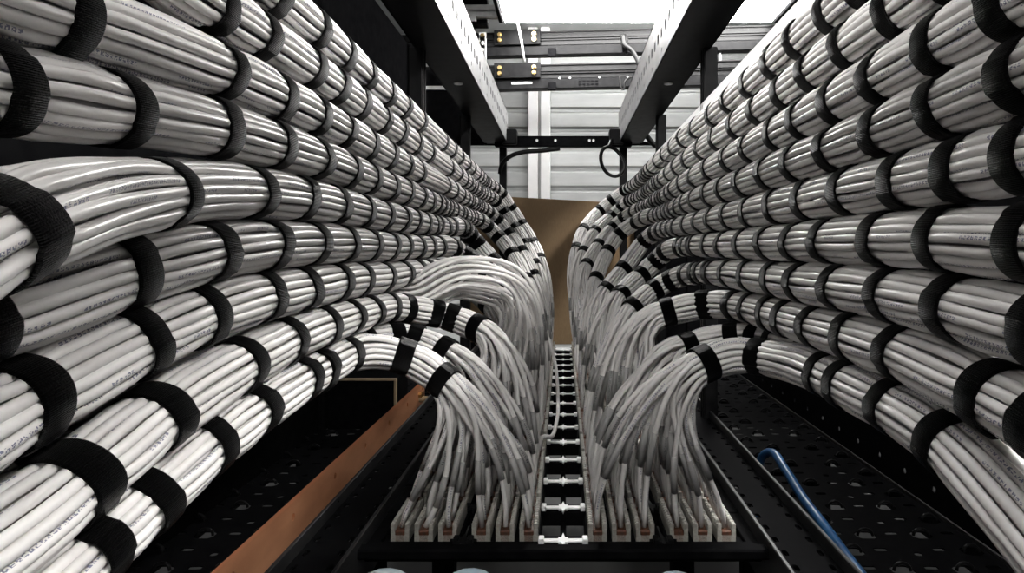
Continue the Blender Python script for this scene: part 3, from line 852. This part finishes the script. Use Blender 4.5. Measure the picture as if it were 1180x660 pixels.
# ---- bank over the perforated tray, top to bottom
bundle(1, [(.262, -.35, CZ + .236), (.262, .1, CZ + .234)], [(940, 20), (905, 45), (878, 75), (852, 97.6), (830, 118), (813, 131), (794, 146), (780, 158), (769, 168), (760, 177), (752, 184), (745, 191)],
       [(721, 219, 2.16), (704, 231, 2.2), (690, 243, 2.2), (672, 265, 2.12), (665, 286, 2.05)], 14, lab('topmost', 1), GR, .058)
bundle(1, [(.262, -.35, CZ + .189), (.262, .1, CZ + .188)], [(1009, 16), (958, 49), (920, 81), (887, 107), (861, 127), (838, 144), (817, 160), (800, 171), (785, 181), (774, 191), (765, 199), (757, 206)],
       [(726, 231, 2.06), (717, 237, 2.12), (705, 249, 2.12), (686, 266, 2.06), (673, 290, 2.0)], 13, lab('second from the top', 1), GR, .06)
bundle(1, [(.262, -.35, CZ + .143), (.262, 0, CZ + .144)], [(1058, 34), (991, 81), (942, 114), (909, 134), (879, 152.5), (853, 168), (830, 181), (808, 193), (792, 203), (780, 211), (770, 218)],
       [(732, 243, 1.92), (720, 250, 2.0), (706, 262, 2.0), (690, 282, 1.95), (676, 305, 1.88)], 12, lab('third from the top', 1), GR, .062)
bundle(1, [(.262, -.35, CZ + .09), (.262, 0, CZ + .1)], [(1062, 113), (991, 149), (940, 169), (901, 186), (871, 198), (844, 208), (824, 216), (808, 223), (793, 228), (782, 233)],
       [(744, 250, 1.68), (735, 255, 1.77), (715, 268, 1.8), (700, 290, 1.77), (687, 321, 1.7)], 10, lab('fourth from the top', 1), GR, .068)
bundle(1, [(.262, -.35, CZ + .05), (.262, 0, CZ + .053)], [(1145, 180), (1075, 195), (1013, 208), (954, 222), (913, 231), (881, 237), (852, 243), (830, 248), (812, 252), (797, 255), (784, 258), (773, 261)],
       [(757, 267, 1.48), (742, 277, 1.53), (719, 310, 1.5), (699, 334, 1.45)], 8, lab('fifth from the top', 1), GR, .06)
bundle(1, [(.262, -.35, CZ - .01), (.262, 0, CZ + .0)], [(1151, 281), (1058, 275), (989, 276), (935, 278), (899, 279), (869, 279), (844, 280), (824, 281), (808, 281), (792, 282), (780, 284)],
       [(768, 288, 1.3), (760, 297, 1.33), (738, 318, 1.33), (715, 340, 1.28)], 6, lab('sixth from the top', 1), GR, .06)
bundle(1, [(.262, -.35, CZ - .09), (.262, 0, CZ - .065)], [(1165, 382), (1067, 352), (997, 336), (945, 326), (905, 324), (877, 319), (850, 316), (828, 315), (811, 314), (795, 314)],
       [(776, 321, 1.2), (751, 335, 1.2), (729, 356, 1.16)], 4, lab('seventh from the top', 1), GR, .06)
bundle(1, [(.262, -.35, CZ - .2), (.262, 0, CZ - .13)], [(1180, 500), (1108, 452), (1015, 414), (960, 394), (920, 378), (889, 366), (864, 358), (838, 353)],
       [(813, 350, .90), (768, 360, .9)], 2, lab('eighth from the top', 1), GR, .08)
bundle(1, [(.245, -.2, CZ - .50), (.255, .05, CZ - .34), (.262, .18, CZ - .23)], [(1064, 508), (1003, 462), (952, 438), (910, 421)],
       [(876, 411, .70), (844, 405, .715), (811, 420, .70)], 0, lab('lowest and frontmost', 1), GR, .2, straps_after=(0, 2))
bundle(1, [(.30, -.3, CZ - .2), (.30, .2, CZ - .15)], [(960, 426, .27), (905, 400, .265)],
       [(880, 390, .80), (847, 386, .83), (794, 400, .83)], 1, 'strapped white cable bundle turning out from behind the lowest one above the perforated tray', GR, .09, weight=6)

settle()
for p in PLANS: build_bundle(p)

# stray cable: leaves the middle of a strapped bundle and droops over the white star pieces into a free jack
e = PLANS[5]['C']
C, _ = catmull([e[-8], e[-3], at(612, 350, 1.24), at(630, 385, 1.27), at(640, 420, 1.26), at(643, 462, 1.2), at(641, 487, 1.09), at(635, 503, 1.01), (-.0375, .978, PZ + .030), (-.042, .9696, PZ + .010)], .012)
tube('stray_cable', C, D / 2, 9, M['cable'], label='single white cable drooping alone beside the white star pieces', cat='cable')

# added pale cords standing in for the bright room glimpsed under the front bar
for (px, py, txt) in ((447, 652, 'added pale blue cord for the bright room glimpsed under the outer jacks by the busbar'),
                      (541, 652, 'added pale blue cord for the bright room glimpsed under the inner jacks by the busbar'),
                      (768, 655, 'added pale blue cord for the bright room glimpsed under the front bar, tray side')):
    c = at(px, py, .62)
    C, _ = catmull([c + Vector(q) for q in ((-.05, .0, -.42), (-.04, .0, -.10), (-.022, -.02, -.01), (.0, -.022, .004), (.022, -.016, -.004), (.034, .0, -.05), (.03, .0, -.2), (.01, .0, -.42))], .01)
    tube('glimpse_cord', np.maximum(C, np.array((-9, -9, .005))), .0055, 10, M['paleblue'], label=txt, cat='cord', group='added cords for the bright room under the front bar')
